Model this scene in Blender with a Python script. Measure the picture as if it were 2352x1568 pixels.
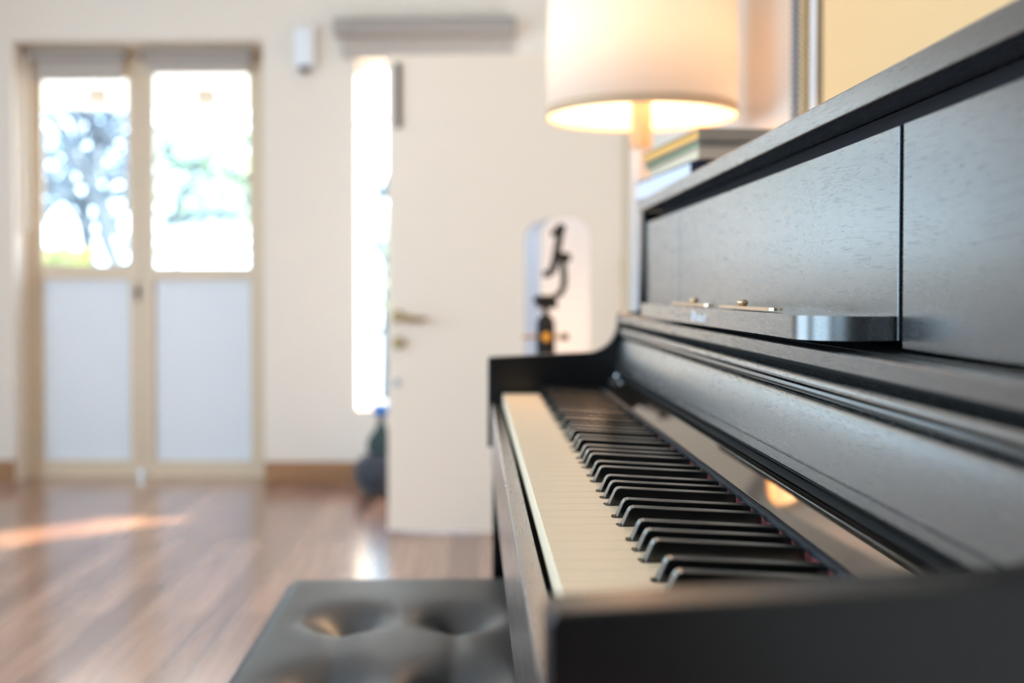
import bpy, bmesh, math, random
from mathutils import Vector, Matrix
random.seed(7)
for o in list(bpy.data.objects): bpy.data.objects.remove(o)
S = bpy.context.scene
COL = S.collection
KZ = 0.76                      # height of the white key tops
PI = math.pi

# ------------------------------------------------------------------ camera
cam_d = bpy.data.cameras.new('camera'); cam = bpy.data.objects.new('camera', cam_d); COL.objects.link(cam)
S.camera = cam
cam.location = (-.0455, -.4115, KZ + .1534)
cam.rotation_euler = (PI/2 - .02, 0, -.0359)
cam_d.sensor_width = 36; cam_d.lens = 2532*36/2352
cam_d.shift_y = -67.3/2352
cam_d.clip_start = .02; cam_d.clip_end = 200
cam_d.dof.use_dof = True; cam_d.dof.focus_distance = .77; cam_d.dof.aperture_fstop = 3.75
cam_d.dof.aperture_blades = 0

# ------------------------------------------------------------------ world, sun, exposure
W = bpy.data.worlds.new('world'); S.world = W; W.use_nodes = True
wn = W.node_tree.nodes; wl_ = W.node_tree.links; wn.clear()
tc = wn.new('ShaderNodeTexCoord'); sp = wn.new('ShaderNodeSeparateXYZ'); rp = wn.new('ShaderNodeValToRGB')
bg = wn.new('ShaderNodeBackground'); wo = wn.new('ShaderNodeOutputWorld')
wl_.new(tc.outputs['Generated'], sp.inputs[0]); wl_.new(sp.outputs['Z'], rp.inputs[0])
wl_.new(rp.outputs[0], bg.inputs[0]); wl_.new(bg.outputs[0], wo.inputs[0])
rp.color_ramp.elements[0].position = 0.0; rp.color_ramp.elements[0].color = (.60, .79, 1, 1)
rp.color_ramp.elements[1].position = .8; rp.color_ramp.elements[1].color = (.40, .62, 1, 1)
e = rp.color_ramp.elements.new(.25); e.color = (.58, .78, 1, 1)
bg.inputs[1].default_value = 6.6
sun_d = bpy.data.lights.new('sun', 'SUN'); sun = bpy.data.objects.new('sun', sun_d); COL.objects.link(sun)
sun.rotation_euler = Vector((-.945, -.80, -.36)).to_track_quat('-Z', 'Y').to_euler()
sun_d.energy = 36; sun_d.angle = .012; sun_d.color = (1, .86, .68)
S.view_settings.view_transform = 'Standard'; S.view_settings.look = 'None'
S.view_settings.gamma = 1; S.view_settings.use_curve_mapping = False
S.view_settings.exposure = 0.46

def portal(loc, rot, sx, sy):
    d = bpy.data.lights.new('window_daylight', 'AREA'); d.shape = 'RECTANGLE'; d.size = sx; d.size_y = sy
    d.cycles.is_portal = True
    o = bpy.data.objects.new('window_daylight', d); COL.objects.link(o); o.location = loc; o.rotation_euler = rot
    return o
portal((-3.32, -1.0, 1.15), (0, -PI/2, 0), 1.9, 2.4)
portal((-2.2, -2.78, 1.65), (PI/2, 0, PI), 1.8, 1.5)
portal((-3.32, 2.15, 1.15), (0, -PI/2, 0), 1.9, 2.3)

# ------------------------------------------------------------------ materials
def mat(name, col, rough=.5, metal=0, spec=.5, **kw):
    m = bpy.data.materials.new(name); m.use_nodes = True
    b = m.node_tree.nodes['Principled BSDF']
    b.inputs['Base Color'].default_value = (*col, 1); b.inputs['Roughness'].default_value = rough
    b.inputs['Metallic'].default_value = metal; b.inputs['Specular IOR Level'].default_value = spec
    for k, v in kw.items():
        b.inputs[k.replace('_', ' ')].default_value = v
    return m
def N(m, t): return m.node_tree.nodes.new(t)
def L(m, a, b): m.node_tree.links.new(a, b)
def noise_bump(m, scale=(1, 1, 1), nscale=50, strength=.1, dist=.001, detail=3):
    b = m.node_tree.nodes['Principled BSDF']
    tc = N(m, 'ShaderNodeTexCoord'); mp = N(m, 'ShaderNodeMapping'); nz = N(m, 'ShaderNodeTexNoise'); bp = N(m, 'ShaderNodeBump')
    mp.inputs['Scale'].default_value = scale; nz.inputs['Scale'].default_value = nscale; nz.inputs['Detail'].default_value = detail
    L(m, tc.outputs['Object'], mp.inputs[0]); L(m, mp.outputs[0], nz.inputs[0]); L(m, nz.outputs[0], bp.inputs['Height'])
    bp.inputs['Strength'].default_value = strength; bp.inputs['Distance'].default_value = dist
    L(m, bp.outputs[0], b.inputs['Normal'])
    return nz, bp

def wood_black(name, rough=.3, col=(.012, .011, .011), strength=.22):
    """satin black lacquer with open oak pores, grain along Y"""
    m = mat(name, col, rough, spec=.8, Coat_Weight=1, Coat_Roughness=rough, Coat_IOR=1.85)
    b = m.node_tree.nodes['Principled BSDF']
    tc = N(m, 'ShaderNodeTexCoord')
    # warp the coordinates a little so that the grain makes flowing arches
    nw = N(m, 'ShaderNodeTexNoise'); nw.inputs['Scale'].default_value = 5; nw.inputs['Detail'].default_value = 1
    mpw = N(m, 'ShaderNodeMapping'); mpw.inputs['Scale'].default_value = (1, .8, 1.6)
    L(m, tc.outputs['Object'], mpw.inputs[0]); L(m, mpw.outputs[0], nw.inputs[0])
    sb = N(m, 'ShaderNodeVectorMath'); sb.operation = 'SUBTRACT'; sb.inputs[1].default_value = (.5, .5, .5)
    sc = N(m, 'ShaderNodeVectorMath'); sc.operation = 'SCALE'; sc.inputs['Scale'].default_value = .035
    ad = N(m, 'ShaderNodeVectorMath'); ad.operation = 'ADD'
    L(m, nw.outputs['Color'], sb.inputs[0]); L(m, sb.outputs[0], sc.inputs[0]); L(m, sc.outputs[0], ad.inputs[0]); L(m, tc.outputs['Object'], ad.inputs[1])
    mp = N(m, 'ShaderNodeMapping'); mp.inputs['Scale'].default_value = (1100, 30, 1050)
    L(m, ad.outputs[0], mp.inputs[0])
    nz = N(m, 'ShaderNodeTexNoise'); nz.inputs['Scale'].default_value = 1; nz.inputs['Detail'].default_value = 3; nz.inputs['Distortion'].default_value = .6
    L(m, mp.outputs[0], nz.inputs[0])
    mp2 = N(m, 'ShaderNodeMapping'); mp2.inputs['Scale'].default_value = (60, 7, 60); L(m, ad.outputs[0], mp2.inputs[0])
    nz2 = N(m, 'ShaderNodeTexNoise'); nz2.inputs['Scale'].default_value = 1; nz2.inputs['Detail'].default_value = 3
    L(m, mp2.outputs[0], nz2.inputs[0])
    m2 = N(m, 'ShaderNodeMath'); m2.operation = 'MULTIPLY_ADD'; m2.inputs[1].default_value = .25; m2.inputs[2].default_value = 0; L(m, nz2.outputs[0], m2.inputs[0])
    mx = N(m, 'ShaderNodeMath'); mx.operation = 'ADD'; L(m, nz.outputs[0], mx.inputs[0]); L(m, m2.outputs[0], mx.inputs[1])
    rr = N(m, 'ShaderNodeValToRGB'); rr.color_ramp.elements[0].position = .49; rr.color_ramp.elements[1].position = .53
    L(m, mx.outputs[0], rr.inputs[0])
    bp = N(m, 'ShaderNodeBump'); bp.inputs['Strength'].default_value = strength; bp.inputs['Distance'].default_value = .0001
    L(m, rr.outputs[0], bp.inputs['Height']); L(m, bp.outputs[0], b.inputs['Normal'])
    mr = N(m, 'ShaderNodeMapRange'); mr.inputs['To Min'].default_value = rough + .12; mr.inputs['To Max'].default_value = rough
    L(m, rr.outputs[0], mr.inputs[0]); L(m, mr.outputs[0], b.inputs['Roughness'])
    return m

M = {}
M['lacquer'] = wood_black('satin black lacquer on oak', .27)
M['lacquer_smooth'] = mat('smooth satin black lacquer', (.005, .0045, .0045), .24, spec=.5)
M['slipwood'] = wood_black('brownish black lacquer of the key slip', .24, (.035, .026, .02), .2)  # lighter and browner base than the other lacquer
M['gloss'] = mat('polished black piano gloss', (.02, .014, .01), .03, IOR=2.1, Specular_Tint=(1, .84, .68, 1))
M['trim'] = mat('polished fallboard trim', (.03, .035, .04), .16, spec=.8)
M['matblack'] = mat('matt black', (.006, .006, .006), .6, spec=.2)
M['whitekey'] = mat('ivory feel key top', (.94, .75, .52), .38, spec=.45)
noise_bump(M['whitekey'], (8, 60, 8), 30, .06, .0003)
M['blackkey'] = mat('ebony feel sharp', (.004, .0036, .0032), .2, spec=.6, Coat_Weight=.5, Coat_Roughness=.16)
M['felt'] = mat('dark blue grey felt strip', (.012, .020, .03), .6)
noise_bump(M['felt'], (1, 1, 1), 60, .5, .001)
M['redfelt'] = mat('crimson key felt', (.32, .004, .02), .85, Sheen_Weight=.3)
M['cloth'] = mat('black speaker cloth', (.018, .016, .018), .85, spec=.2)
cl = M['cloth']; tcx = N(cl, 'ShaderNodeTexCoord'); wv = N(cl, 'ShaderNodeTexWave'); wv.inputs['Scale'].default_value = 260; wv.bands_direction = 'Y'
wv2 = N(cl, 'ShaderNodeTexWave'); wv2.inputs['Scale'].default_value = 260; wv2.bands_direction = 'Z'
mlt = N(cl, 'ShaderNodeMath'); mlt.operation = 'MULTIPLY'; L(cl, tcx.outputs['Object'], wv.inputs[0]); L(cl, tcx.outputs['Object'], wv2.inputs[0])
L(cl, wv.outputs[1], mlt.inputs[0]); L(cl, wv2.outputs[1], mlt.inputs[1])
bpc = N(cl, 'ShaderNodeBump'); bpc.inputs['Strength'].default_value = .6; bpc.inputs['Distance'].default_value = .0005
L(cl, mlt.outputs[0], bpc.inputs['Height']); L(cl, bpc.outputs[0], cl.node_tree.nodes['Principled BSDF'].inputs['Normal'])
M['brass'] = mat('brushed brass', (.75, .55, .36), .28, 1)
M['oldbrass'] = mat('aged brass', (.42, .28, .13), .35, .8)
M['silver'] = mat('satin silver', (.7, .7, .7), .25, 1)
M['logo'] = mat('pale grey print', (.85, .87, .90), .5)
M['leather'] = mat('black vinyl leather', (.028, .030, .032), .42, spec=.85)
noise_bump(M['leather'], (1, 1, 1), 900, .12, .0006, 4)
M['button'] = mat('black vinyl button', (.03, .028, .027), .32)
def wall_mat(name, col):
    m = mat(name, col, .75, spec=.25); noise_bump(m, (1, 1, 1), 120, .05, .001); return m
M['wall'] = wall_mat('warm white wall paint', (.825, .725, .62))
M['ceil'] = wall_mat('white ceiling paint', (.80, .78, .75))
M['doorwhite'] = mat('cream white painted door', (.95, .77, .61), .45)
noise_bump(M['doorwhite'], (1, 1, .2), 40, .04, .0005)
M['beige'] = mat('beige painted door frame', (.72, .56, .39), .45)
noise_bump(M['beige'], (6, 6, .6), 30, .05, .0005)
M['panel'] = mat('white lower door panel', (.80, .81, .83), .45)
noise_bump(M['panel'], (1, 1, 1), 40, .03, .0005)
M['blindbox'] = mat('grey beige blind fabric', (.50, .43, .37), .8)
noise_bump(M['blindbox'], (1, 1, 1), 400, .2, .0005)
M['cassette'] = mat('grey blind cassette', (.36, .31, .275), .55)
M['darkmetal'] = mat('dark oxidised metal', (.07, .06, .05), .45, .6)
M['white_plastic'] = mat('white plastic', (.82, .82, .84), .38)
M['dark_plastic'] = mat('dark plastic', (.012, .013, .015), .45)
M['beads'] = mat('cream plastic bead chain', (.86, .77, .66), .35)
M['beads_gold'] = mat('amber plastic bead chain', (.62, .38, .14), .35)
M['beads_grey'] = mat('grey plastic bead chain', (.27, .255, .26), .45)
M['porchlamp'] = mat('weathered tan lamp', (.30, .25, .20), .6)
M['orange'] = mat('orange disc', (.62, .30, .03), .6)
M['bronze'] = mat('bronze aluminium', (.22, .15, .07), .4, .5)
M['blue'] = mat('bright blue plastic', (.02, .20, .62), .12, Coat_Weight=1.0)
M['bagcloth'] = mat('dark slate cloth', (.028, .032, .045), .7, Sheen_Weight=.3)
noise_bump(M['bagcloth'], (1, 1, 1), 200, .3, .002)
M['baggreen'] = mat('dark green cloth', (.03, .055, .055), .7)
M['tablewood'] = mat('pale side table wood', (.55, .40, .26), .4)
noise_bump(M['tablewood'], (3, 30, 3), 20, .1, .0005)
M['concrete'] = mat('pale terrace paving', (.5, .48, .45), .8)
noise_bump(M['concrete'], (1, 1, 1), 20, .2, .003)

def wood_grain_mat(name, c1, c2, rough):
    m = mat(name, c1, rough); b = m.node_tree.nodes['Principled BSDF']
    tc = N(m, 'ShaderNodeTexCoord'); mp = N(m, 'ShaderNodeMapping'); nz = N(m, 'ShaderNodeTexNoise'); cr = N(m, 'ShaderNodeValToRGB')
    mp.inputs['Scale'].default_value = (2, 40, 40); nz.inputs['Scale'].default_value = 1; nz.inputs['Detail'].default_value = 4
    L(m, tc.outputs['Object'], mp.inputs[0]); L(m, mp.outputs[0], nz.inputs[0]); L(m, nz.outputs[0], cr.inputs[0])
    cr.color_ramp.elements[0].color = (*c1, 1); cr.color_ramp.elements[0].position = .35
    cr.color_ramp.elements[1].color = (*c2, 1); cr.color_ramp.elements[1].position = .65
    L(m, cr.outputs[0], b.inputs['Base Color']); return m
M['skirting'] = wood_grain_mat('brown wooden skirting', (.30, .13, .045), (.40, .19, .07), .35)

def floor_mat():
    m = mat('laminate plank floor', (.3, .15, .1), .25, spec=.8, Coat_Weight=.6, Coat_Roughness=.16); nt = m.node_tree; b = nt.nodes['Principled BSDF']
    tc = N(m, 'ShaderNodeTexCoord'); mp = N(m, 'ShaderNodeMapping'); mp.inputs['Rotation'].default_value = (0, 0, PI/2 + .02)
    L(m, tc.outputs['Object'], mp.inputs[0])
    br = N(m, 'ShaderNodeTexBrick'); br.inputs['Scale'].default_value = 1; br.inputs['Brick Width'].default_value = .9; br.inputs['Row Height'].default_value = .095
    br.inputs['Mortar Size'].default_value = .0012; br.inputs['Mortar Smooth'].default_value = .2; br.offset = .37; br.offset_frequency = 3
    br.inputs['Color1'].default_value = (.22, .10, .07, 1); br.inputs['Color2'].default_value = (.46, .26, .18, 1); br.inputs['Mortar'].default_value = (.03, .012, .008, 1)
    br.inputs['Bias'].default_value = .05
    L(m, mp.outputs[0], br.inputs[0])
    mp2 = N(m, 'ShaderNodeMapping'); mp2.inputs['Scale'].default_value = (45, 2.2, 1); L(m, tc.outputs['Object'], mp2.inputs[0])
    nz = N(m, 'ShaderNodeTexNoise'); nz.inputs['Scale'].default_value = 1; nz.inputs['Detail'].default_value = 5; L(m, mp2.outputs[0], nz.inputs[0])
    cr = N(m, 'ShaderNodeValToRGB'); cr.color_ramp.elements[0].color = (.72, .66, .62, 1); cr.color_ramp.elements[1].color = (1.18, 1.15, 1.12, 1)
    cr.color_ramp.elements[0].position = .3; cr.color_ramp.elements[1].position = .7
    L(m, nz.outputs[0], cr.inputs[0])
    mx = N(m, 'ShaderNodeMix'); mx.data_type = 'RGBA'; mx.blend_type = 'MULTIPLY'; mx.inputs[0].default_value = 1
    L(m, br.outputs[0], mx.inputs[6]); L(m, cr.outputs[0], mx.inputs[7]); L(m, mx.outputs[2], b.inputs['Base Color'])
    bp = N(m, 'ShaderNodeBump'); bp.inputs['Strength'].default_value = .15; bp.inputs['Distance'].default_value = .0006
    L(m, nz.outputs[0], bp.inputs['Height']); L(m, bp.outputs[0], b.inputs['Normal'])
    return m
M['floor'] = floor_mat()

def pane_mat():
    m = bpy.data.materials.new('clear window glass'); m.use_nodes = True; nt = m.node_tree; nt.nodes.clear()
    o = nt.nodes.new('ShaderNodeOutputMaterial'); mx = nt.nodes.new('ShaderNodeMixShader'); t = nt.nodes.new('ShaderNodeBsdfTransparent')
    g = nt.nodes.new('ShaderNodeBsdfGlossy'); g.inputs['Roughness'].default_value = .02; lw = nt.nodes.new('ShaderNodeLayerWeight'); lw.inputs['Blend'].default_value = .5
    pw = nt.nodes.new('ShaderNodeMath'); pw.operation = 'POWER'; pw.inputs[1].default_value = 5; nt.links.new(lw.outputs['Facing'], pw.inputs[0])
    f = nt.nodes.new('ShaderNodeMath'); f.operation = 'MULTIPLY_ADD'; f.inputs[1].default_value = .6; f.inputs[2].default_value = .03; nt.links.new(pw.outputs[0], f.inputs[0])
    t.inputs[0].default_value = (.95, .97, .96, 1)
    nt.links.new(f.outputs[0], mx.inputs[0]); nt.links.new(t.outputs[0], mx.inputs[1]); nt.links.new(g.outputs[0], mx.inputs[2]); nt.links.new(mx.outputs[0], o.inputs[0])
    return m
M['pane'] = pane_mat()

def translucent(name, col, fac, rough=.8):
    m = bpy.data.materials.new(name); m.use_nodes = True; nt = m.node_tree; nt.nodes.clear()
    o = nt.nodes.new('ShaderNodeOutputMaterial'); mx = nt.nodes.new('ShaderNodeMixShader'); t = nt.nodes.new('ShaderNodeBsdfTranslucent')
    d = nt.nodes.new('ShaderNodeBsdfDiffuse'); d.inputs[0].default_value = (*col, 1); t.inputs[0].default_value = (*col, 1)
    mx.inputs[0].default_value = fac
    nt.links.new(d.outputs[0], mx.inputs[1]); nt.links.new(t.outputs[0], mx.inputs[2]); nt.links.new(mx.outputs[0], o.inputs[0])
    return m
M['shade'] = translucent('cream linen lamp shade', (.95, .85, .72), .17)
M['hem'] = translucent('folded cream hem', (.82, .62, .42), .3)
M['blindfab'] = translucent('roller blind tinted with lamp glow', (.98, .63, .32), .1)  # the lamp's orange glow is put into the fabric colour
M['leaf'] = translucent('green leaves', (.42, .50, .32), .5)
M['leaf_blue'] = translucent('dull blue green leaves', (.15, .20, .25), .4)
M['leaf2'] = translucent('yellow green leaves', (.30, .36, .11), .5)
M['bark'] = mat('blue grey bark', (.07, .09, .11), .9)
noise_bump(M['bark'], (1, 1, .3), 12, .6, .02)
def emis(name, col, s):
    m = mat(name, col); b = m.node_tree.nodes['Principled BSDF']; b.inputs['Emission Color'].default_value = (*col, 1); b.inputs['Emission Strength'].default_value = s; return m
M['bulb'] = emis('warm glowing bulb', (1, .80, .55), 12)

# ------------------------------------------------------------------ builders
def link(name, me, m, parent=None, loc=None, smooth=False):
    o = bpy.data.objects.new(name, me); COL.objects.link(o)
    if m is not None: me.materials.append(m)
    if parent is not None: o.parent = parent
    if loc: o.location = loc
    if smooth:
        for p in me.polygons: p.use_smooth = True
    return o
def bm_obj(name, bm, m, parent=None, loc=None, smooth=False, xf=None):
    if xf is not None: bmesh.ops.transform(bm, matrix=xf, verts=bm.verts)
    bmesh.ops.recalc_face_normals(bm, faces=bm.faces)
    me = bpy.data.meshes.new(name); bm.to_mesh(me); bm.free()
    return link(name, me, m, parent, loc, smooth)
def add_box(bm, x0, x1, y0, y1, z0, z1, bev=0, seg=2):
    r = bmesh.ops.create_cube(bm, size=1)
    vs = r['verts']
    for v in vs:
        v.co = Vector(((x0+x1)/2 + v.co.x*(x1-x0), (y0+y1)/2 + v.co.y*(y1-y0), (z0+z1)/2 + v.co.z*(z1-z0)))
    if bev:
        es = list({e for v in vs for e in v.link_edges})
        bmesh.ops.bevel(bm, geom=es, offset=bev, segments=seg, profile=.5, affect='EDGES')
    return bm
def box(name, m, x0, x1, y0, y1, z0, z1, parent=None, bev=0, seg=2, xf=None, loc=None):
    bm = bmesh.new(); add_box(bm, x0, x1, y0, y1, z0, z1, bev, seg)
    return bm_obj(name, bm, m, parent, loc, bev > 0 and seg > 3, xf)
def add_prism_y(bm, prof, y0, y1):
    """closed XZ profile swept along Y"""
    a = [bm.verts.new((x, y0, z)) for x, z in prof]; b = [bm.verts.new((x, y1, z)) for x, z in prof]
    n = len(prof)
    for i in range(n): bm.faces.new((a[i], a[(i+1) % n], b[(i+1) % n], b[i]))
    bm.faces.new(a[::-1]); bm.faces.new(b)
    return bm
def add_prism_z(bm, prof, z0, z1):
    a = [bm.verts.new((x, y, z0)) for x, y in prof]; b = [bm.verts.new((x, y, z1)) for x, y in prof]
    n = len(prof)
    for i in range(n): bm.faces.new((a[i], a[(i+1) % n], b[(i+1) % n], b[i]))
    bm.faces.new(a[::-1]); bm.faces.new(b)
    return bm
def smooth_by_angle(o, ang=.6):
    me = o.data
    for p in me.polygons: p.use_smooth = True
    bm = bmesh.new(); bm.from_mesh(me)
    for e_ in bm.edges:
        if len(e_.link_faces) == 2 and e_.calc_face_angle(0) > ang: e_.smooth = False
    bm.to_mesh(me); bm.free()
    w = o.modifiers.new('weighted_normals', 'WEIGHTED_NORMAL'); w.keep_sharp = True; w.weight = 100
    return o
def add_cyl(bm, p0, p1, r0, r1=None, seg=24, caps=True):
    p0 = Vector(p0); p1 = Vector(p1); r1 = r0 if r1 is None else r1
    d = (p1-p0); q = d.to_track_quat('Z', 'Y')
    a = []; b = []
    for i in range(seg):
        t = 2*PI*i/seg; c = Vector((math.cos(t), math.sin(t), 0))
        a.append(bm.verts.new(p0 + q @ (c*r0))); b.append(bm.verts.new(p1 + q @ (c*r1)))
    for i in range(seg): bm.faces.new((a[i], a[(i+1) % seg], b[(i+1) % seg], b[i]))
    if caps: bm.faces.new(a[::-1]); bm.faces.new(b)
    return bm
def add_lathe(bm, prof, cx=0, cy=0, seg=48, close=False):
    rings = []
    for r, z in prof: rings.append([bm.verts.new((cx + r*math.cos(2*PI*i/seg), cy + r*math.sin(2*PI*i/seg), z)) for i in range(seg)])
    n = len(rings)
    for k in range(n if close else n-1):
        A = rings[k]; B = rings[(k+1) % n]
        for i in range(seg): bm.faces.new((A[i], A[(i+1) % seg], B[(i+1) % seg], B[i]))
    if not close:
        if prof[0][0] > 1e-4: bm.faces.new(rings[0][::-1])
        if prof[-1][0] > 1e-4: bm.faces.new(rings[-1])
    return bm
def add_tube(bm, pts, r, seg=10, radii=None):
    pts = [Vector(p) for p in pts]; rings = []
    for k, p in enumerate(pts):
        d = (pts[min(k+1, len(pts)-1)] - pts[max(k-1, 0)]).normalized(); q = d.to_track_quat('Z', 'Y')
        rr = radii[k] if radii else r
        rings.append([bm.verts.new(p + q @ Vector((rr*math.cos(2*PI*i/seg), rr*math.sin(2*PI*i/seg), 0))) for i in range(seg)])
    for k in range(len(rings)-1):
        A, B = rings[k], rings[k+1]
        # align the rings to avoid twisting
        best = min(range(seg), key=lambda s: sum((A[i].co - B[(i+s) % seg].co).length for i in range(0, seg, 3)))
        for i in range(seg): bm.faces.new((A[i], A[(i+1) % seg], B[(i+1+best) % seg], B[(i+best) % seg]))
    bm.faces.new(rings[0][::-1]); bm.faces.new(rings[-1])
    return bm
def thing(name, label, cat, loc=(0, 0, 0), rotz=0, group=None):
    o = bpy.data.objects.new(name, None); COL.objects.link(o); o.empty_display_size = .1
    o.location = loc; o.rotation_euler = (0, 0, rotz)
    return tag(o, label, cat, group)
def tag(o, label, cat, group=None):
    o['label'] = label; o['category'] = cat
    if group: o['group'] = group
    return o
def struct(o): o['kind'] = 'structure'; return o

# ================================================================== ROOM SHELL
A_ = -.06                                   # the far wall is turned a little to the piano
FX = Matrix.Translation((-.6, 4.83, 0)) @ Matrix.Rotation(A_, 4, 'Z')     # far-wall frame: x along, y into, z up
H = 2.72
struct(box('floor', M['floor'], -3.6, 1.1, -2.9, 5.3, -.04, 0))
struct(box('ceiling', M['ceil'], -3.6, 1.1, -2.9, 5.3, H, H + .04))
# far wall with the double-door opening and the narrow window
TH = .22
bm = bmesh.new()
OL, OR, OT = -1.631, -.434, 2.095
WL, WR, WB, WT = .008, .60, .348, 2.003
add_box(bm, -2.9, OL, 0, TH, 0, H); add_box(bm, OL, OR, 0, TH, OT, H)
add_box(bm, OR, WL, 0, TH, 0, H); add_box(bm, WL, WR, 0, TH, 0, WB); add_box(bm, WL, WR, 0, TH, WT, H)
add_box(bm, WR, 1.5, 0, TH, 0, H)
wall_far = struct(bm_obj('wall_back', bm, M['wall'], xf=FX))
# right wall: entrance doorway beyond the hinge, blind-covered window beside the piano
RX = .53
bm = bmesh.new()
add_box(bm, RX, RX+.18, -2.9, 3.66, 0, H); add_box(bm, RX, RX+.18, 3.66, 4.55, 1.82, H); add_box(bm, RX, RX+.18, 4.55, 5.1, 0, H)
struct(bm_obj('wall_right', bm, M['wall']))
# left wall with two wide windows
LX = -3.3
bm = bmesh.new()
for y0, y1 in ((-2.9, -2.2), (.2, 1.0), (3.3, 5.3)): add_box(bm, LX-.18, LX, y0, y1, 0, H)
for y0, y1 in ((-2.2, .2), (1.0, 3.3)):
    add_box(bm, LX-.18, LX, y0, y1, 0, .2); add_box(bm, LX-.18, LX, y0, y1, 2.1, H)
struct(bm_obj('wall_left', bm, M['wall']))
bm = bmesh.new()
add_box(bm, -3.6, -3.1, -3.0, -2.8, 0, H); add_box(bm, -1.3, 1.1, -3.0, -2.8, 0, H); add_box(bm, -3.1, -1.3, -3.0, -2.8, 0, .9); add_box(bm, -3.1, -1.3, -3.0, -2.8, 2.4, H)
struct(bm_obj('wall_front', bm, mat('dark wall for dim reflections', (.05, .032, .022), .6)))  # unseen wall coloured dark so that the piano's reflections stay black
bm = bmesh.new()
for a in (-3.1, -2.23, -1.36): add_box(bm, a, a+.06, -2.93, -2.87, .9, 2.4)
for a, b in ((.9, .96), (2.34, 2.4)):
    for c in (-3.04, -2.17): add_box(bm, c, c+.81, -2.93, -2.87, a, b)
f = struct(bm_obj('window_4', bm, M['panel']))
for c in (-3.04, -2.17): box('glass_pane', M['pane'], c, c+.81, -2.903, -2.897, .96, 2.34, f)
for k, (y0, y1) in enumerate(((-2.2, .2), (1.0, 3.3))):
    bm = bmesh.new()
    for a, b in ((y0, y0+.06), (y1-.06, y1), ((y0+y1)/2-.04, (y0+y1)/2+.04)): add_box(bm, LX-.12, LX-.05, a, b, .2, 2.1)
    for a, b in ((.2, .26), (2.04, 2.1)): add_box(bm, LX-.12, LX-.05, y0+.06, y1-.06, a, b)
    f = struct(bm_obj('window_%d' % (k+1), bm, M['panel']))
    for a, b in ((y0+.06, (y0+y1)/2-.04), ((y0+y1)/2+.04, y1-.06)):
        box('glass_pane', M['pane'], LX-.088, LX-.082, a, b, .26, 2.04, f)
# skirting
struct(box('baseboard_back', M['skirting'], OR+.002, 1.1, -.016, -.001, 0.001, .1, xf=FX, bev=.003))
struct(box('baseboard_left', M['skirting'], -2.66, OL-.002, -.016, -.001, 0.001, .1, xf=FX, bev=.003))
struct(box('baseboard_right', M['skirting'], RX-.014, RX-.001, -2.7, 3.6, 0.001, .1, bev=.003))

# ---- the tall narrow window of the far wall
bm = bmesh.new()
add_box(bm, WL+.001, WL+.02, .12, .17, WB+.001, WT-.001); add_box(bm, WR-.03, WR-.001, .12, .17, WB+.001, WT-.001)
add_box(bm, WL+.02, WR-.03, .12, .17, WB+.001, WB+.025); add_box(bm, WL+.02, WR-.03, .12, .17, WT-.025, WT-.001)
add_box(bm, WL+.02, WR-.03, .13, .16, 1.735, 1.752)
w3 = struct(bm_obj('window_3', bm, M['panel'], xf=FX))
box('glass_pane', M['pane'], WL+.02, WR-.03, .143, .147, WB+.025, WT-.025, w3, xf=FX)

# ---- beige half-glazed double door
DV = .15
dd = bpy.data.objects.new('door_1', None); COL.objects.link(dd); dd.matrix_world = FX; struct(dd)
def leaf(x0, x1, gx0, gx1, z_g0, z_g1, p0, p1):
    bm = bmesh.new()
    T = .045; y0, y1 = DV, DV+T
    add_box(bm, x0, gx0, y0, y1, .004, 2.07); add_box(bm, gx1, x1, y0, y1, .004, 2.07)
    add_box(bm, gx0, gx1, y0, y1, z_g1, 2.07); add_box(bm, gx0, gx1, y0, y1, p1, z_g0)
    add_box(bm, gx0, gx1, y0, y1, .004, p0)
    lf = bm_obj('door_leaf', bm, M['beige'], dd)
    box('glass_pane', M['pane'], gx0, gx1, y0+.022, y0+.026, z_g0, z_g1, lf)
    box('lower_panel', M['panel'], gx0, gx1, y0+.022, y0+.034, p0, p1, lf)
    bm = bmesh.new()      # mitred bead round the glass
    for a, b, c, d in ((gx0, gx0+.008, z_g0, z_g1), (gx1-.008, gx1, z_g0, z_g1), (gx0+.008, gx1-.008, z_g0, z_g0+.008), (gx0+.008, gx1-.008, z_g1-.008, z_g1)):
        add_box(bm, a, b, y0+.006, y0+.021, c, d)
    bm_obj('glazing_bead', bm, M['beige'], lf)
    return lf
lfL = leaf(-1.598, -1.079, -1.598+.026, -1.133, 1.030, 1.955, .076, .966)
lfR = leaf(-1.075, -.470, -1.018, -.538, 1.018, 1.975, .075, .966)
box('shoot_bolt', M['darkmetal'], -1.098, -1.088, DV-.012, DV-.001, .86, .94, lfL, bev=.002)
bm = bmesh.new(); add_cyl(bm, (-1.093, DV-.001, .905), (-1.093, DV-.026, .905), .011); bm_obj('turn_knob', bm, M['darkmetal'], lfL, smooth=False)
bm = bmesh.new(); add_cyl(bm, (-1.076, DV-.001, .022), (-1.076, DV-.02, .022), .013); bm_obj('floor_bolt', bm, M['silver'], lfL)
bm = bmesh.new()          # fixed frame round the leaves
add_box(bm, OL+.001, -1.600, DV-.03, DV+.07, .001, OT-.001); add_box(bm, -.468, OR-.001, DV-.03, DV+.07, .001, OT-.001)
add_box(bm, -1.600, -.468, DV-.03, DV+.07, 2.074, OT-.001)
bm_obj('door_frame', bm, M['beige'], dd)
box('threshold', M['beige'], -1.600, -.468, DV-.02, DV+.07, -.001, .003, dd)
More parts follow.
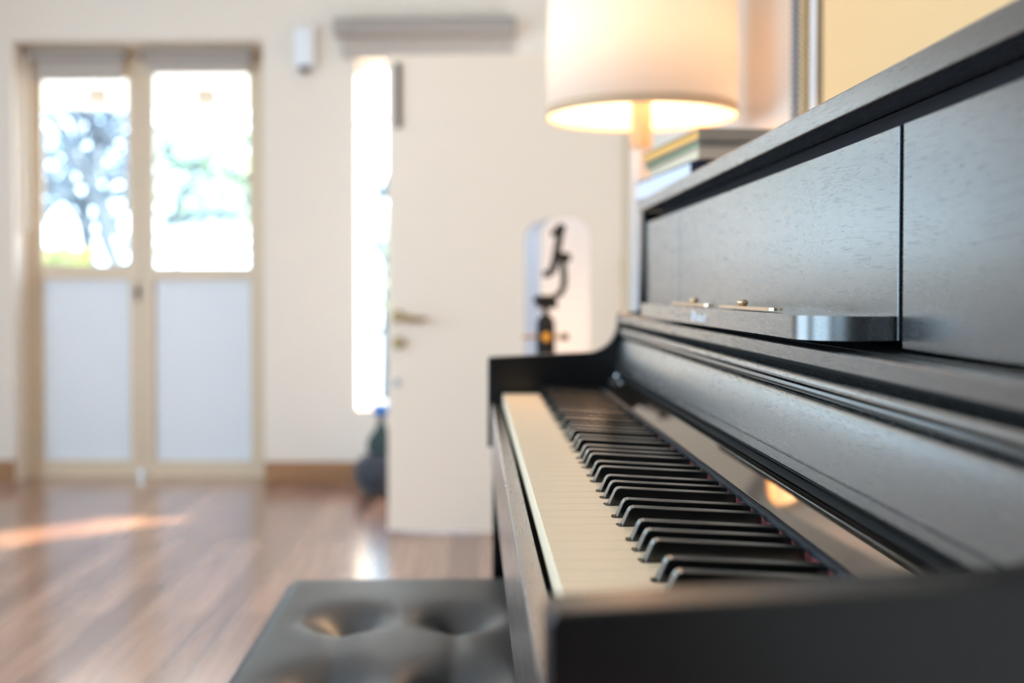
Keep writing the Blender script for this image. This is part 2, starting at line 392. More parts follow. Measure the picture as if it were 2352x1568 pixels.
# roller blinds on the two leaves
def leaf_blind(x0, x1, zb, label, chain):
    t = thing('roller_blind', label, 'blind', FX @ Vector((x0, .085, 1.9)), A_, None)
    w = x1-x0
    bm = bmesh.new(); add_cyl(bm, (0, 0, .145), (w, 0, .145), .024, seg=24); smooth_by_angle(bm_obj('roller', bm, M['cassette'], t))
    bm = bmesh.new(); add_box(bm, .012, w-.012, .020, .0215, zb-1.9+.02, .145); bm_obj('blind_fabric', bm, M['blindbox'], t)
    box('hem_bar', M['blindbox'], .010, w-.010, .0155, .026, zb-1.9, zb-1.9+.02, t, bev=.004, seg=4)
    bm = bmesh.new(); add_box(bm, -.006, 0, -.03, .03, .11, .178, .002); bm_obj('bracket', bm, M['cassette'], t)
    bm = bmesh.new(); add_box(bm, w, w+.006, -.03, .03, .11, .178, .002); bm_obj('bracket', bm, M['cassette'], t)
    if chain:
        pts = []; zt, zb2 = .15, 1.22-1.9
        n = int((zt-zb2)/.011)
        for i in range(n): pts.append((-.042, -.03, zt - i*.011))
        for i in range(1, 12): a = PI + PI*i/12; pts.append((-.021 + .021*math.cos(a), -.03, zb2 + .021*math.sin(a)))
        for i in range(n): pts.append((0, -.03, zb2 + i*.011))
        bm = bmesh.new()
        for p in pts: bmesh.ops.create_icosphere(bm, subdivisions=2, radius=.0072, matrix=Matrix.Translation(p))
        bm_obj('bead_chain', bm, M['beads'], t, smooth=True)
    return t
leaf_blind(-1.585, -1.13, 1.925, 'rolled-up grey beige blind over the left door leaf, with a cream bead chain', True)
leaf_blind(-1.035, -.515, 1.960, 'rolled-up grey beige blind over the right leaf of the double door', False)

# ---- wide blind over the narrow window
t = thing('roller_blind', 'long grey roller blind cassette above the narrow window', 'blind', FX @ Vector((-.083, -.001, 2.095)), A_)
bm = bmesh.new(); add_prism = [(-.005, 0), (-.085, .004), (-.092, .02), (-.092, .066), (-.085, .08), (-.005, .084)]
a = [bm.verts.new((0, y, z)) for y, z in add_prism]; b = [bm.verts.new((.845, y, z)) for y, z in add_prism]
for i in range(6): bm.faces.new((a[i], a[(i+1) % 6], b[(i+1) % 6], b[i]))
bm.faces.new(a); bm.faces.new(b[::-1])
bm_obj('cassette', bm, M['cassette'], t)
box('blind_fabric', M['blindbox'], .03, .815, -.03, -.0285, -.085, -.001, t)
box('hem_bar', M['blindbox'], .03, .815, -.034, -.024, -.098, -.086, t, bev=.003, seg=3)
# ---- small wall device
t = thing('wall_sensor', 'small white wall sensor box beside the double door', 'sensor', FX @ Vector((-.23, -.001, 1.96)), A_)
box('housing', M['white_plastic'], -.045, .045, -.06, 0, 0, .18, t, bev=.008, seg=4)
bm = bmesh.new(); add_lathe(bm, [(.004, -.03), (.018, -.026), (.024, -.012), (.024, 0)], 0, -.03, 20); bm_obj('lens', bm, M['dark_plastic'], t, smooth=True)

# ---- cream door leaf standing open, hinged at the right wall
P0 = Vector((.51, 3.645, 0)); P1 = Vector((-.362, 3.72, 0))
ang = math.atan2(P1.y-P0.y, P1.x-P0.x)
d2 = bpy.data.objects.new('door_2', None); COL.objects.link(d2); d2.location = (P0.x, P0.y, 0); d2.rotation_euler = (0, 0, ang); struct(d2)
DW = (P1-P0).length
# local: x from hinge to free edge, camera side is +y
box('door_leaf', M['doorwhite'], 0, DW, -.038, 0, .012, 1.787, d2, bev=.002)
box('flush_bolt', M['darkmetal'], DW-.052, DW-.032, .001, .010, 1.515, 1.757, d2, bev=.002)
bm = bmesh.new(); add_cyl(bm, (DW-.04, .001, .815), (DW-.04, .012, .815), .024); add_cyl(bm, (DW-.04, .01, .815), (DW-.04, .045, .815), .009)
bm_obj('handle_rose', bm, M['oldbrass'], d2)
bm = bmesh.new(); add_tube(bm, [(DW-.04, .045, .815), (DW-.06, .05, .813), (DW-.09, .05, .806), (DW-.13, .048, .803), (DW-.15, .044, .808)], .009, radii=[.009, .011, .013, .011, .007])
bm_obj('lever_handle', bm, M['oldbrass'], d2, smooth=True)
bm = bmesh.new(); add_cyl(bm, (DW-.04, .001, .716), (DW-.04, .02, .716), .024, .02); bm_obj('deadbolt', bm, M['oldbrass'], d2)
bm = bmesh.new(); add_cyl(bm, (DW-.035, .001, .567), (DW-.035, .006, .567), .014); bm_obj('lock_cover', bm, M['silver'], d2)
for z in (.3, .98, 1.6):
    bm = bmesh.new(); add_cyl(bm, (-.004, .005, z-.05), (-.004, .005, z+.05), .009); bm_obj('hinge', bm, M['oldbrass'], d2)
bm = bmesh.new()
add_box(bm, RX-.02, RX+.03, 3.625, 3.66, 0.001, 1.86); add_box(bm, RX-.02, RX+.03, 4.55, 4.6, .001, 1.86); add_box(bm, RX-.02, RX+.03, 3.66, 4.55, 1.82, 1.86)
struct(bm_obj('trim_1', bm, M['beige']))

# ---- roller blind over the window beside the piano
BX = .500
t = thing('roller_blind', 'warm lit roller blind hanging on the wall behind the piano', 'blind', (BX, 1.29, 1.0))
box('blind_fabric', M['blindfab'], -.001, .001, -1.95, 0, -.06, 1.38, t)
box('side_channel', M['bronze'], -.004, .004, .003, .028, -.06, 1.38, t, bev=.002)
box('white_edge_strip', M['white_plastic'], -.004, .004, .031, .050, -.06, 1.38, t, bev=.003)
bm = bmesh.new(); add_cyl(bm, (.0, -1.95, 1.4), (0, .05, 1.4), .025); smooth_by_angle(bm_obj('roller', bm, M['cassette'], t))
def beadrow(x, y, mt, r, pitch):
    bm = bmesh.new()
    n = int(1.4/pitch)
    for i in range(n):
        z = -.02 + i*pitch
        add_cyl(bm, (x, y, z-.36*pitch), (x, y, z-.2*pitch), r*.7, r, 12); add_cyl(bm, (x, y, z-.2*pitch), (x, y, z+.2*pitch), r, r, 12, False); add_cyl(bm, (x, y, z+.2*pitch), (x, y, z+.36*pitch), r, r*.7, 12)
    add_cyl(bm, (x, y, -.02), (x, y, -.02+1.4), r*.45, r*.45, 8)
    return bm_obj('bead_chain', bm, mt, t)
beadrow(-.012, .110, M['beads_grey'], .0080, .0104)
beadrow(-.006, .076, M['beads_gold'], .0085, .0104)

# ================================================================== OUTSIDE
gr = struct(box('terrace_ground', M['concrete'], -14, 14, 5.35, 24, -.12, -.06))
struct(box('porch_ceiling', M['ceil'], -9, -1.2, 5.4, 8.9, 2.42, 2.5))
struct(box('sun_blocker_terrace', M['wall'], .3, .45, 6.15, 7.7, -.06, 3.1))  # unseen slab added to keep sun off the double-door jamb
struct(box('sun_blocker_entry', M['wall'], 1.3, 1.4, 3.3, 5.75, -.06, 2.72))  # unseen slab added to stop sun coming through the open doorway
def porch_lamp(x, label):
    t = thing('porch_lamp', label, 'lamp', (x, 8.0, 2.419))
    bm = bmesh.new(); add_cyl(bm, (0, 0, -.03), (0, 0, 0), .08); bm_obj('ceiling_rose', bm, M['porchlamp'], t)
    bm = bmesh.new(); add_lathe(bm, [(.02, -.13), (.08, -.11), (.09, -.07), (.07, -.03), (.03, -.029)], 0, 0, 24); bm_obj('lamp_bowl', bm, M['porchlamp'], t, smooth=True)
    return t
porch_lamp(-2.86, 'brown porch lamp seen through the left glass')
porch_lamp(-2.05, 'brown porch lamp seen through the right glass')
def pix(x, y, Y):
    """garden point at distance Y, given as the bearing it is seen on from the room"""
    return Vector((-.0455 + (Y+.41)*(.0359 + (x-1176)/2532), Y, .9134 + (666-y)/2532*(Y+.41)))
def garden_tree(label, Y, limbs, twigs, leafmat, clumps, seed, lsize):
    random.seed(seed)
    base = pix(*limbs[0][0][:2], Y); base.z = -.06
    t = thing('garden_tree', label, 'tree', base)
    bm = bmesh.new(); ends = []
    for k, lm in enumerate(limbs):
        pts = []; rad = []
        for q, (x, y, r) in enumerate(lm):
            p = pix(x, y, Y) - base; p.y = (0 if k == 0 else .35*q*(-1)**k) ; pts.append(p); rad.append(r)
        if k == 0: pts = [Vector((pts[0].x, 0, 0))] + pts; rad = [rad[0]*1.25] + rad
        add_tube(bm, pts, .1, 9, rad); ends += pts[1:]
    for i in range(twigs):
        p = random.choice(ends); d = Vector((random.uniform(-1, 1), random.uniform(-.8, .8), random.uniform(-.2, 1))).normalized(); q = p + d*random.uniform(.3, .8)
        q2 = q + (d + Vector((random.uniform(-.5, .5), 0, random.uniform(-.2, .5))))*.35
        add_tube(bm, [p, q, q2], .02, 6, [.035, .022, .008])
    bm_obj('trunk', bm, M['bark'], t, smooth=True)
    bm = bmesh.new()
    for (x, y, R, n) in clumps:
        c0 = pix(x, y, Y) - base
        for i in range(int(n*.6)):
            d = Vector((random.gauss(0, 1), random.gauss(0, 1), random.gauss(0, 1))); c = c0 + d*R*.5; c.y += random.uniform(-.3, .3)
            u = Vector((random.gauss(0, 1), random.gauss(0, .6), random.gauss(0, 1))).normalized(); v = u.orthogonal().normalized(); sz = lsize*random.uniform(.6, 1.3)
            vs = [bm.verts.new(c + u*sz*a_ + v*sz*.55*b_) for a_, b_ in ((-1, 0), (0, -1), (1, 0), (0, 1))]
            bm.faces.new(vs)
    f = bm_obj('foliage', bm, leafmat, t); f['kind'] = 'stuff'
    return t
garden_tree('dark forked tree standing outside the left door glass', 11.0,
    [[(222, 640, .075), (212, 540, .07), (206, 480, .07), (170, 430, .06)], [(206, 480, .06), (150, 440, .055), (90, 415, .045), (60, 380, .03)], [(170, 430, .06), (148, 370, .055), (138, 300, .05), (120, 240, .04)],
     [(206, 480, .06), (255, 430, .055), (285, 360, .05), (300, 300, .045), (275, 240, .035)], [(150, 350, .045), (215, 385, .04), (285, 420, .035)], [(290, 640, .07), (282, 560, .07), (292, 470, .06), (262, 380, .05), (240, 300, .04)], [(282, 540, .05), (245, 490, .045), (206, 470, .04)]],
    50, M['leaf_blue'], [(105, 420, .30, 130), (120, 320, .22, 60), (285, 330, .32, 110), (250, 285, .25, 80), (110, 470, .25, 80), (190, 400, .22, 40), (290, 560, .2, 40), (90, 360, .2, 40)], 5, .07)
garden_tree('pale leafy tree standing outside the right door glass', 14.0,
    [[(640, 640, .10), (600, 500, .09), (560, 430, .08), (470, 390, .06), (400, 370, .04)], [(600, 500, .07), (500, 500, .06), (430, 520, .04)], [(560, 430, .07), (540, 330, .05), (500, 270, .04)]],
    40, M['leaf'], [(420, 380, .45, 170), (480, 400, .5, 170), (550, 420, .5, 200), (400, 470, .5, 170), (560, 500, .5, 200), (480, 480, .45, 150), (380, 330, .3, 70), (540, 330, .4, 90), (430, 560, .3, 60), (620, 420, .6, 200)], 12, .085)
garden_tree('green sapling outside the narrow window', 9.0,
    [[(884, 760, .03), (886, 600, .03), (880, 450, .02)]], 12, M['leaf'], [(888, 560, .30, 170), (880, 650, .25, 110), (892, 700, .25, 110), (890, 480, .2, 40)], 3, .05)
random.seed(5)
t = thing('shrub', 'yellow green shrub low outside the left door glass', 'shrub', (-3.3, 8.3, -.06))
bm = bmesh.new()
for i in range(9): a = i*.7; add_tube(bm, [(0, 0, 0), (.2*math.cos(a), .2*math.sin(a), .4), (.42*math.cos(a), .3*math.sin(a), 1.15)], .012, 6)
bm_obj('stem', bm, M['bark'], t)
bm = bmesh.new()
for i in range(1100):
    c = Vector((max(-.45, min(.2, random.gauss(-.08, .2))), random.gauss(0, .22), min(1.27, abs(random.gauss(.95, .25))))); u = Vector((random.gauss(0, 1), random.gauss(0, 1), random.gauss(0, 1))).normalized(); v = u.orthogonal()
    vs = [bm.verts.new(c + u*.055*a_ + v*.028*b_) for a_, b_ in ((-1, 0), (0, -1), (1, 0), (0, 1))]; bm.faces.new(vs)
f = bm_obj('foliage', bm, M['leaf2'], t); f['kind'] = 'stuff'

# ================================================================== PIANO
PN = thing('digital_piano', 'black upright piano with open fallboard and full keyboard', 'piano', (0, .61, 0))
PY = -.61                                    # part meshes are written in world Y, shifted by this
PXF = Matrix.Translation((0, PY, 0))
def ppart(name, prof, y0, y1, m, sm=None, parent=PN):
    bm = bmesh.new(); add_prism_y(bm, prof, y0, y1); o = bm_obj(name, bm, m, parent, xf=PXF)
    if sm: smooth_by_angle(o, sm)
    return o
def pbox(name, m, x0, x1, y0, y1, z0, z1, bev=0, seg=2, parent=PN):
    return box(name, m, x0, x1, y0, y1, z0, z1, parent, bev, seg, PXF)
YE0, YE1 = -.046, 1.242                       # inner faces of the cheeks
YO0, YO1 = -.070, 1.266
# --- side panels: cheek arm, curved shoulder, upright side down to the floor
def arc(cx, cz, r, a0, a1, n=10, rx=None):
    return [(cx + (rx or r)*math.cos(math.radians(a0 + (a1-a0)*i/n)), cz + r*math.sin(math.radians(a0 + (a1-a0)*i/n))) for i in range(n+1)]
side = [(-.0225, .677), (-.0225, .8085), (-.0205, .8125), (.128, .8195)]
side += arc(.128, .8655, .046, -90, -8, 12)[1:]
side += [(.175, .8765), (.178, .8795), (.2105, .8795), (.2105, 1.031), (.46, 1.031), (.46, .0), (.23, .0), (.23, .60), (.20, .64), (.10, .677)]
for y0, y1 in ((YO0, YE0), (YE1, YO1)):
    bm = bmesh.new(); add_prism_y(bm, side, y0, y1)
    es = [e_ for e_ in bm.edges if abs(e_.verts[0].co.y - e_.verts[1].co.y) < 1e-6]
    bmesh.ops.bevel(bm, geom=es, offset=.0022, segments=3, profile=.5, affect='EDGES')
    o = bm_obj('side_panel', bm, M['lacquer_smooth'], PN, xf=PXF); smooth_by_angle(o, .5)
    bm = bmesh.new(); ly0, ly1 = (y0+.002, y1-.002)
    add_box(bm, -.0155, .030, ly0, ly1, .03, .6765, .003); add_box(bm, -.03, .30, ly0-.004, ly1+.004, 0.001, .03, .004)
    bm_obj('front_leg', bm, M['lacquer_smooth'], PN, xf=PXF)
# --- key slip, key bed, end blocks
ppart('key_slip', [(-.0168, .650), (-.0168, .7430), (-.0158, .7448), (-.0045, .7448), (-.0038, .7438), (-.0038, .650)], YE0+.0005, YE1-.0005, M['slipwood'], .5)
pbox('key_bed', M['matblack'], -.003, .44, YE0+.0005, YE1-.0005, .650, .722)
for y0, y1 in ((YE0+.0005, -.0012), (1.2232, YE1-.0005)):
    pbox('end_block', M['lacquer_smooth'], -.0025, .1455, y0, y1, .7225, .757, .001)
# --- keys
WK = .0235; GAP = .0009
def key_shape(k):
    """octave class counted from the treble end: 0 is C"""
    return {0: 'C', 1: 'B', 2: 'A', 3: 'G', 4: 'F', 5: 'E', 6: 'D'}[k % 7]
SOFF = {0: .0020, 6: -.0020, 2: -.0030, 3: 0., 4: .0030}          # sharp offset at the boundary below key (k-1|k)
BW = .0112
def sharp_at(j):                               # j = boundary index; a sharp sits there unless B|C or E|F
    return 2 <= j <= 51 and (j % 7) in SOFF
wk_cache = {}
def white_key(k):
    y0 = k*WK + GAP/2; y1 = (k+1)*WK - GAP/2
    c0 = 0; c1 = 0
    if sharp_at(k): c0 = k*WK + SOFF[k % 7] + BW/2 + .0011 - y0
    if sharp_at(k+1): c1 = y1 - ((k+1)*WK + SOFF[(k+1) % 7] - BW/2 - .0011)
    key = (round(c0, 5), round(c1, 5))
    if key not in wk_cache:
        w = y1 - y0; bm = bmesh.new()
        pts = [(0, 0), (0, w), (.0488, w)]
        if c1 > 0: pts += [(.0488, w-c1)]
        pts += [(.1456, w-c1)] + [(.1456, c0)]
        if c0 > 0: pts += [(.0488, c0)]
        pts += [(.0488, 0)]
        if c1 <= 0: pts = [p for p in pts if not (p == (.0488, w))]
        if c0 <= 0: pts = [p for p in pts if not (p == (.0488, 0))]
        add_prism_z(bm, pts, -.019, 0)
        top = [e_ for e_ in bm.edges if all(abs(v.co.z) < 1e-6 for v in e_.verts)]
        bmesh.ops.bevel(bm, geom=top, offset=.0007, segments=2, profile=.5, affect='EDGES')
        bmesh.ops.recalc_face_normals(bm, faces=bm.faces)
        me = bpy.data.meshes.new('white_key'); bm.to_mesh(me); bm.free(); me.materials.append(M['whitekey']); wk_cache[key] = me
    o = bpy.data.objects.new('white_key', wk_cache[key]); COL.objects.link(o); o.parent = PN; o.location = (0, y0 + PY, KZ)
for k in range(52): white_key(k)
def sharp_mesh():
    bm = bmesh.new(); hw = BW/2; tw = .0046
    zf, zb = .0122, .0072
    secs = [(.0514, -.010, hw, -.003), (.0517, .0006, hw, .0), (.0571, zf-.0016, tw+.0003, None), (.0595, zf, tw, None), (.1475, zb, tw, None)]
    # profile in XZ, slightly narrower on top
    prof = [(.0516, -.008, hw), (.0519, .0008, hw-.0001), (.0560, .0096, tw+.0003), (.0575, .0116, tw), (.0600, .0123, tw), (.1415, zb+.0002, tw), (.1428, zb-.001, tw+.0002), (.1432, -.008, hw)]
    a = [bm.verts.new((x, -w, z)) for x, z, w in prof]; b = [bm.verts.new((x, w, z)) for x, z, w in prof]; n = len(prof)
    for i in range(n): bm.faces.new((a[i], a[(i+1) % n], b[(i+1) % n], b[i]))
    bmesh.ops.triangulate(bm, faces=[bm.faces.new(a[::-1]), bm.faces.new(b)])
    es = [e_ for e_ in bm.edges if (e_.verts[0] in a[1:7] and e_.verts[1] in a[1:7] and abs(a.index(e_.verts[0])-a.index(e_.verts[1])) == 1) or (e_.verts[0] in b[1:7] and e_.verts[1] in b[1:7] and abs(b.index(e_.verts[0])-b.index(e_.verts[1])) == 1)]
    bmesh.ops.bevel(bm, geom=es, offset=.0006, segments=4, profile=.5, affect='EDGES')
    bmesh.ops.recalc_face_normals(bm, faces=bm.faces)
    me = bpy.data.meshes.new('black_key'); bm.to_mesh(me); bm.free(); me.materials.append(M['blackkey'])
    return me
sm_ = sharp_mesh()
for j in range(2, 52):
    if sharp_at(j):
        o = bpy.data.objects.new('black_key', sm_); COL.objects.link(o); o.parent = PN; o.location = (0, j*WK + SOFF[j % 7] + PY, KZ)
# --- strip behind the keys, glossy name board
pbox('red_felt', M['redfelt'], .1472, .1520, YE0+.001, YE1-.001, .722, .7622)
ppart('felt_strip', [(.1466, .7626), (.1462, .7645), (.1470, .7664), (.1500, .7670), (.1511, .7664), (.1511, .7626)], YE0+.001, YE1-.001, M['felt'], .9)
ppart('glossy_board', [(.1513, .7668), (.1518, .7672), (.1733, .7799), (.1760, .7799), (.1760, .7225), (.1525, .7225), (.1525, .7655), (.1513, .7655)], YE0+.001, YE1-.001, M['gloss'])
ppart('fallboard_rail', [(.1737, .7812), (.1728, .7826), (.1762, .7862), (.1800, .7862), (.1800, .7812)], YE0+.001, YE1-.001, M['matblack'])
ppart('inner_back_wall', [(.1960, .7225), (.1960, .8760), (.2000, .8760), (.2000, .7225)], YE0+.001, YE1-.001, M['matblack'])
# --- folded fallboard: big rounded front with a lipped lower edge
fall = [(.1930, .8420), (.1812, .8417), (.1796, .8405), (.1781, .8380), (.1765, .8320), (.1747, .8240), (.1730, .8160), (.1714, .8080), (.1701, .8016),
        (.1712, .8012), (.1712, .8002), (.1699, .7998), (.1689, .7942), (.1700, .7926), (.1740, .7922), (.1930, .7960)]
pbox('fallboard_underside', M['matblack'], .1700, .193, YE0+.001, YE1-.001, .7908, .7920)
ppart('fallboard', fall, YE0+.001, YE1-.001, M['lacquer'], .45)
trim = [(.1930, .8437), (.1786, .8437), (.1770, .8441), (.1757, .8449), (.1750, .8459), (.1748, .8468), (.1752, .8472), (.1755, .8480), (.1757, .8493), (.1930, .8497)]
ppart('fallboard_trim', trim, YE0+.001, YE1-.001, M['trim'], .9)
fold = [(.1930, .8503), (.1760, .8503), (.1751, .8509), (.1749, .8522), (.1753, .8538), (.1761, .8555), (.1773, .8568), (.1790, .8574), (.1930, .8575)]
ppart('fallboard_fold', fold, YE0+.001, YE1-.001, M['lacquer'], .6)
# --- shelf and desk
ppart('shelf', [(.1757, .8645), (.1750, .8652), (.1750, .8748), (.1757, .8755), (.300, .8755), (.300, .8645)], YE0+.001, YE1-.001, M['lacquer'], .4)
YS = .2512
pbox('front_panel', M['lacquer'], .2150, .232, YE0+.001, YS-.0034, .8775, 1.0140, .0007)
pbox('front_panel', M['lacquer'], .2150, .232, .9680, YE1-.001, .8775, 1.0140, .0007)
desk = pbox('music_desk', M['lacquer'], .2150, .232, YS+.0034, .9640, .8820, 1.0140, .0007)
# music rest with rounded corners
rest = [(.2149, .2560)]
R_ = .038
rest += [(.160 + R_ + R_*math.cos(math.radians(a)), .2560 + R_ - R_*math.sin(math.radians(-a) if False else math.radians(a))) for a in ()]
for i in range(15):
    a = math.radians(90*i/14); rest.append((.160 + R_ - R_*math.sin(a), .2560 + R_ - R_*math.cos(a)))
for i in range(15):
    a = math.radians(90*i/14); rest.append((.160 + R_ - R_*math.cos(a), .9600 - R_ + R_*math.sin(a)))
rest += [(.2149, .9600)]
bm = bmesh.new(); add_prism_z(bm, rest, .8820, .8973)
es = [e_ for e_ in bm.edges if abs(e_.verts[0].co.z - e_.verts[1].co.z) < 1e-6 and not (abs(e_.verts[0].co.x-.2149) < 1e-5 and abs(e_.verts[1].co.x-.2149) < 1e-5)]
bmesh.ops.bevel(bm, geom=es, offset=.0006, segments=2, profile=.5, affect='EDGES')
rest_o = bm_obj('music_rest', bm, M['lacquer'], PN, xf=PXF); smooth_by_angle(rest_o, .5)
# page holders: flat metal tongues on a pivot
for y0, y1 in ((.367, .534), (.587, .762)):
    bm = bmesh.new(); pts = []
    w = .0055
    for i in range(9): a = PI*i/8; pts.append((.1715 + w*math.cos(a), y1 - w + w*math.sin(a)))
    for i in range(9): a = PI + PI*i/8; pts.append((.1715 + w*math.cos(a), y0 + w + w*math.sin(a)))
    add_prism_z(bm, pts, .8985, .9008); c = bm_obj('page_holder', bm, M['brass'], PN, xf=PXF)
    yk = y0 + (y1-y0)*(.6 if y0 < .5 else .42)
    bm = bmesh.new(); add_lathe(bm, [(.0032, .9009), (.0032, .9018), (.0044, .9028), (.0046, .9042), (.0034, .9056), (.0010, .9060)], .1715, yk, 20); bm_obj('pivot_knob', bm, M['brass'], c, smooth=True, xf=PXF)
# speaker slot, lid
pbox('speaker_cloth', M['cloth'], .2360, .2400, YE0+.03, YE1-.03, .98, 1.0315)
pbox('speaker_box', M['matblack'], .2405, .30, YE0+.001, YE1-.001, .88, 1.0315)
bm = bmesh.new(); lid = [(.2085, .0)]
add_box(bm, .2070, .475, YO0-.006, YO1+.006, 1.0322, 1.0490, .0014, 3)
o = bm_obj('lid', bm, M['lacquer'], PN, xf=PXF)
pbox('back_panel', M['matblack'], .440, .4595, YE0+.001, YE1-.001, .05, 1.0315)
pbox('knee_panel', M['lacquer_smooth'], .262, .278, YE0+.001, YE1-.001, .05, .649)
pbox('toe_rail', M['lacquer_smooth'], .235, .2615, YE0+.001, YE1-.001, .05, .13, .003)
# hinge arm of the fallboard on the far cheek
bm = bmesh.new(); add_tube(bm, [(.1690, 1.2365, .7830), (.1725, 1.2365, .7850), (.1790, 1.2365, .7885)], .0045, 12)
hz = bm_obj('fallboard_arm', bm, M['silver'], PN, smooth=True, xf=PXF)
bm = bmesh.new(); add_cyl(bm, (.166, 1.2355, .7765), (.166, 1.2415, .7765), .006); bm_obj('arm_pivot', bm, M['silver'], hz, xf=PXF)
# maker's lettering on the music rest
def text_mesh(txt, size, depth):
    cu = bpy.data.curves.new('txt', 'FONT'); cu.body = txt; cu.size = size; cu.extrude = depth
    o = bpy.data.objects.new('txt', cu); COL.objects.link(o); bpy.context.view_layer.update()
    me = bpy.data.meshes.new_from_object(o.evaluated_get(bpy.context.evaluated_depsgraph_get())); bpy.data.objects.remove(o)
    return me
me = text_mesh('Roland', .0118, .00015)
bm = bmesh.new(); bm.from_mesh(me)
sx_ = .050/max(v.co.x for v in bm.verts)
for v in bm.verts: v.co.x *= sx_
w0 = max(v.co.x for v in bm.verts)
# emblem: a stepped outline mark ahead of the word
for (a, b, c, d) in ((-.013, -.0115, -.0005, .0085), (-.0115, -.0025, .0072, .0085), (-.0040, -.0025, .0030, .0072), (-.0100, -.0085, -.0005, .0057), (-.0085, -.0040, .0030, .0044), (-.0070, -.0055, -.0005, .0015), (-.0055, -.0020, -.0005, .0008)):
    add_box(bm, a, b, c, d, -.00012, .00012)
bmesh.ops.transform(bm, matrix=Matrix(((0, 0, -1, .1599), (-1, 0, 0, .6035), (0, 1, 0, .8853), (0, 0, 0, 1))), verts=bm.verts)
lg = bm_obj('maker_lettering', bm, M['logo'], rest_o, xf=PXF)

# ================================================================== BENCH
BZ = .52; bx0, bx1, by0, by1 = -.300, .040, .475, 1.105
BN = thing('piano_bench', 'black button-tufted leather bench pushed under the keyboard', 'bench', ((bx0+bx1)/2, (by0+by1)/2, 0))
bcx, bcy = (bx0+bx1)/2, (by0+by1)/2
btn = [(x, y) for x in (-.195, -.065) for y in (.905, .690)]
NX, NY = 90, 150
bm = bmesh.new(); grid = []
def cush(x, y):
    u = min(x-bx0, bx1-x); v = min(y-by0, by1-y); z = 0
    for d in (u, v):
        if d < .022: z -= .022 - math.sqrt(max(0, .022**2 - (.022-d)**2))
    z += .006*math.sin(PI*(x-bx0)/(bx1-bx0))*math.sin(PI*(y-by0)/(by1-by0))
    for (a, b) in btn:
        r = math.hypot((x-a), (y-b)*.92)
        z -= .030*math.exp(-(r/.037)**2*.9) + .006*math.exp(-(r/.012)**2)
    # soft pleats joining the buttons
    for a in (-.195, -.065): z -= .0025*math.exp(-((x-a)/.012)**2)*(1 if .69 < y < .905 else 0)
    return z
for i in range(NX+1):
    row = []
    for j in range(NY+1):
        x = bx0 + (bx1-bx0)*(.5-.5*math.cos(PI*i/NX))*.35 + (bx1-bx0)*i/NX*.65; y = by0 + (by1-by0)*(.5-.5*math.cos(PI*j/NY))*.35 + (by1-by0)*j/NY*.65
        row.append(bm.verts.new((x-bcx, y-bcy, BZ + cush(x, y))))
    grid.append(row)
for i in range(NX):
    for j in range(NY): bm.faces.new((grid[i][j], grid[i+1][j], grid[i+1][j+1], grid[i][j+1]))
be = [e_ for e_ in bm.edges if e_.is_boundary]
r = bmesh.ops.extrude_edge_only(bm, edges=be)
nv = [v for v in r['geom'] if isinstance(v, bmesh.types.BMVert)]
for v in nv: v.co.z = BZ - .085
bm.faces.new([v for v in sorted(nv, key=lambda v: math.atan2(v.co.y, v.co.x))])
bm_obj('seat_cushion', bm, M['leather'], BN, smooth=True)
for x, y in btn:
    bm = bmesh.new(); zc = BZ + cush(x, y)
    add_lathe(bm, [(.0118, zc-.003), (.0122, zc+.001), (.0105, zc+.0045), (.006, zc+.0065), (.0005, zc+.007)], x-bcx, y-bcy, 24)
    bm_obj('tuft_button', bm, M['button'], BN, smooth=True)
box('bench_frame', M['lacquer_smooth'], bx0+.012-bcx, bx1-.012-bcx, by0+.012-bcy, by1-.012-bcy, BZ-.145, BZ-.0852, BN, bev=.003)
for sx in (-1, 1):
    for sy in (-1, 1):
        bm = bmesh.new(); x = sx*((bx1-bx0)/2-.035); y = sy*((by1-by0)/2-.035)
        a = [bm.verts.new((x+dx*.021, y+dy*.021, BZ-.1455)) for dx, dy in ((-1, -1), (1, -1), (1, 1), (-1, 1))]; b = [bm.verts.new((x+dx*.014, y+dy*.014, 0)) for dx, dy in ((-1, -1), (1, -1), (1, 1), (-1, 1))]
        for i in range(4): bm.faces.new((a[i], a[(i+1) % 4], b[(i+1) % 4], b[i]))
        bm.faces.new(a); bm.faces.new(b); bm_obj('leg', bm, M['lacquer_smooth'], BN)

# ================================================================== FLOOR LAMP
LXc, LYc = .2865, 1.75
LP = thing('floor_lamp', 'glowing cream drum-shade floor lamp beyond the piano', 'lamp', (LXc, LYc, 0))
bm = bmesh.new(); SR, Z0, Z1 = .186, 1.2515, 1.565
add_lathe(bm, [(SR, Z0), (SR-.004, Z1), (SR-.0055, Z1), (SR-.0015, Z0)], 0, 0, 96, close=True); bm_obj('lamp_shade', bm, M['shade'], LP, smooth=True)
bm = bmesh.new(); add_lathe(bm, [(SR+.0008, Z0-.001), (SR+.0006, Z0+.018), (SR-.0018, Z0+.018), (SR-.0022, Z0-.001)], 0, 0, 96, close=True); bm_obj('shade_hem', bm, M['hem'], LP, smooth=True)
bm = bmesh.new(); add_lathe(bm, [(.15, .001), (.15, .012), (.14, .02), (.02, .026)], 0, 0, 64); smooth_by_angle(bm_obj('lamp_base', bm, M['white_plastic'], LP))
bm = bmesh.new(); add_cyl(bm, (0, 0, .026), (0, 0, 1.19), .0185, seg=40); smooth_by_angle(bm_obj('lamp_pole', bm, mat('ivory lamp pole', (.42, .41, .40), .3), LP))
bm = bmesh.new(); add_cyl(bm, (0, 0, 1.191), (0, 0, 1.36), .021, seg=32); smooth_by_angle(bm_obj('lamp_socket', bm, mat('tan lamp socket', (.30, .22, .14), .6), LP))
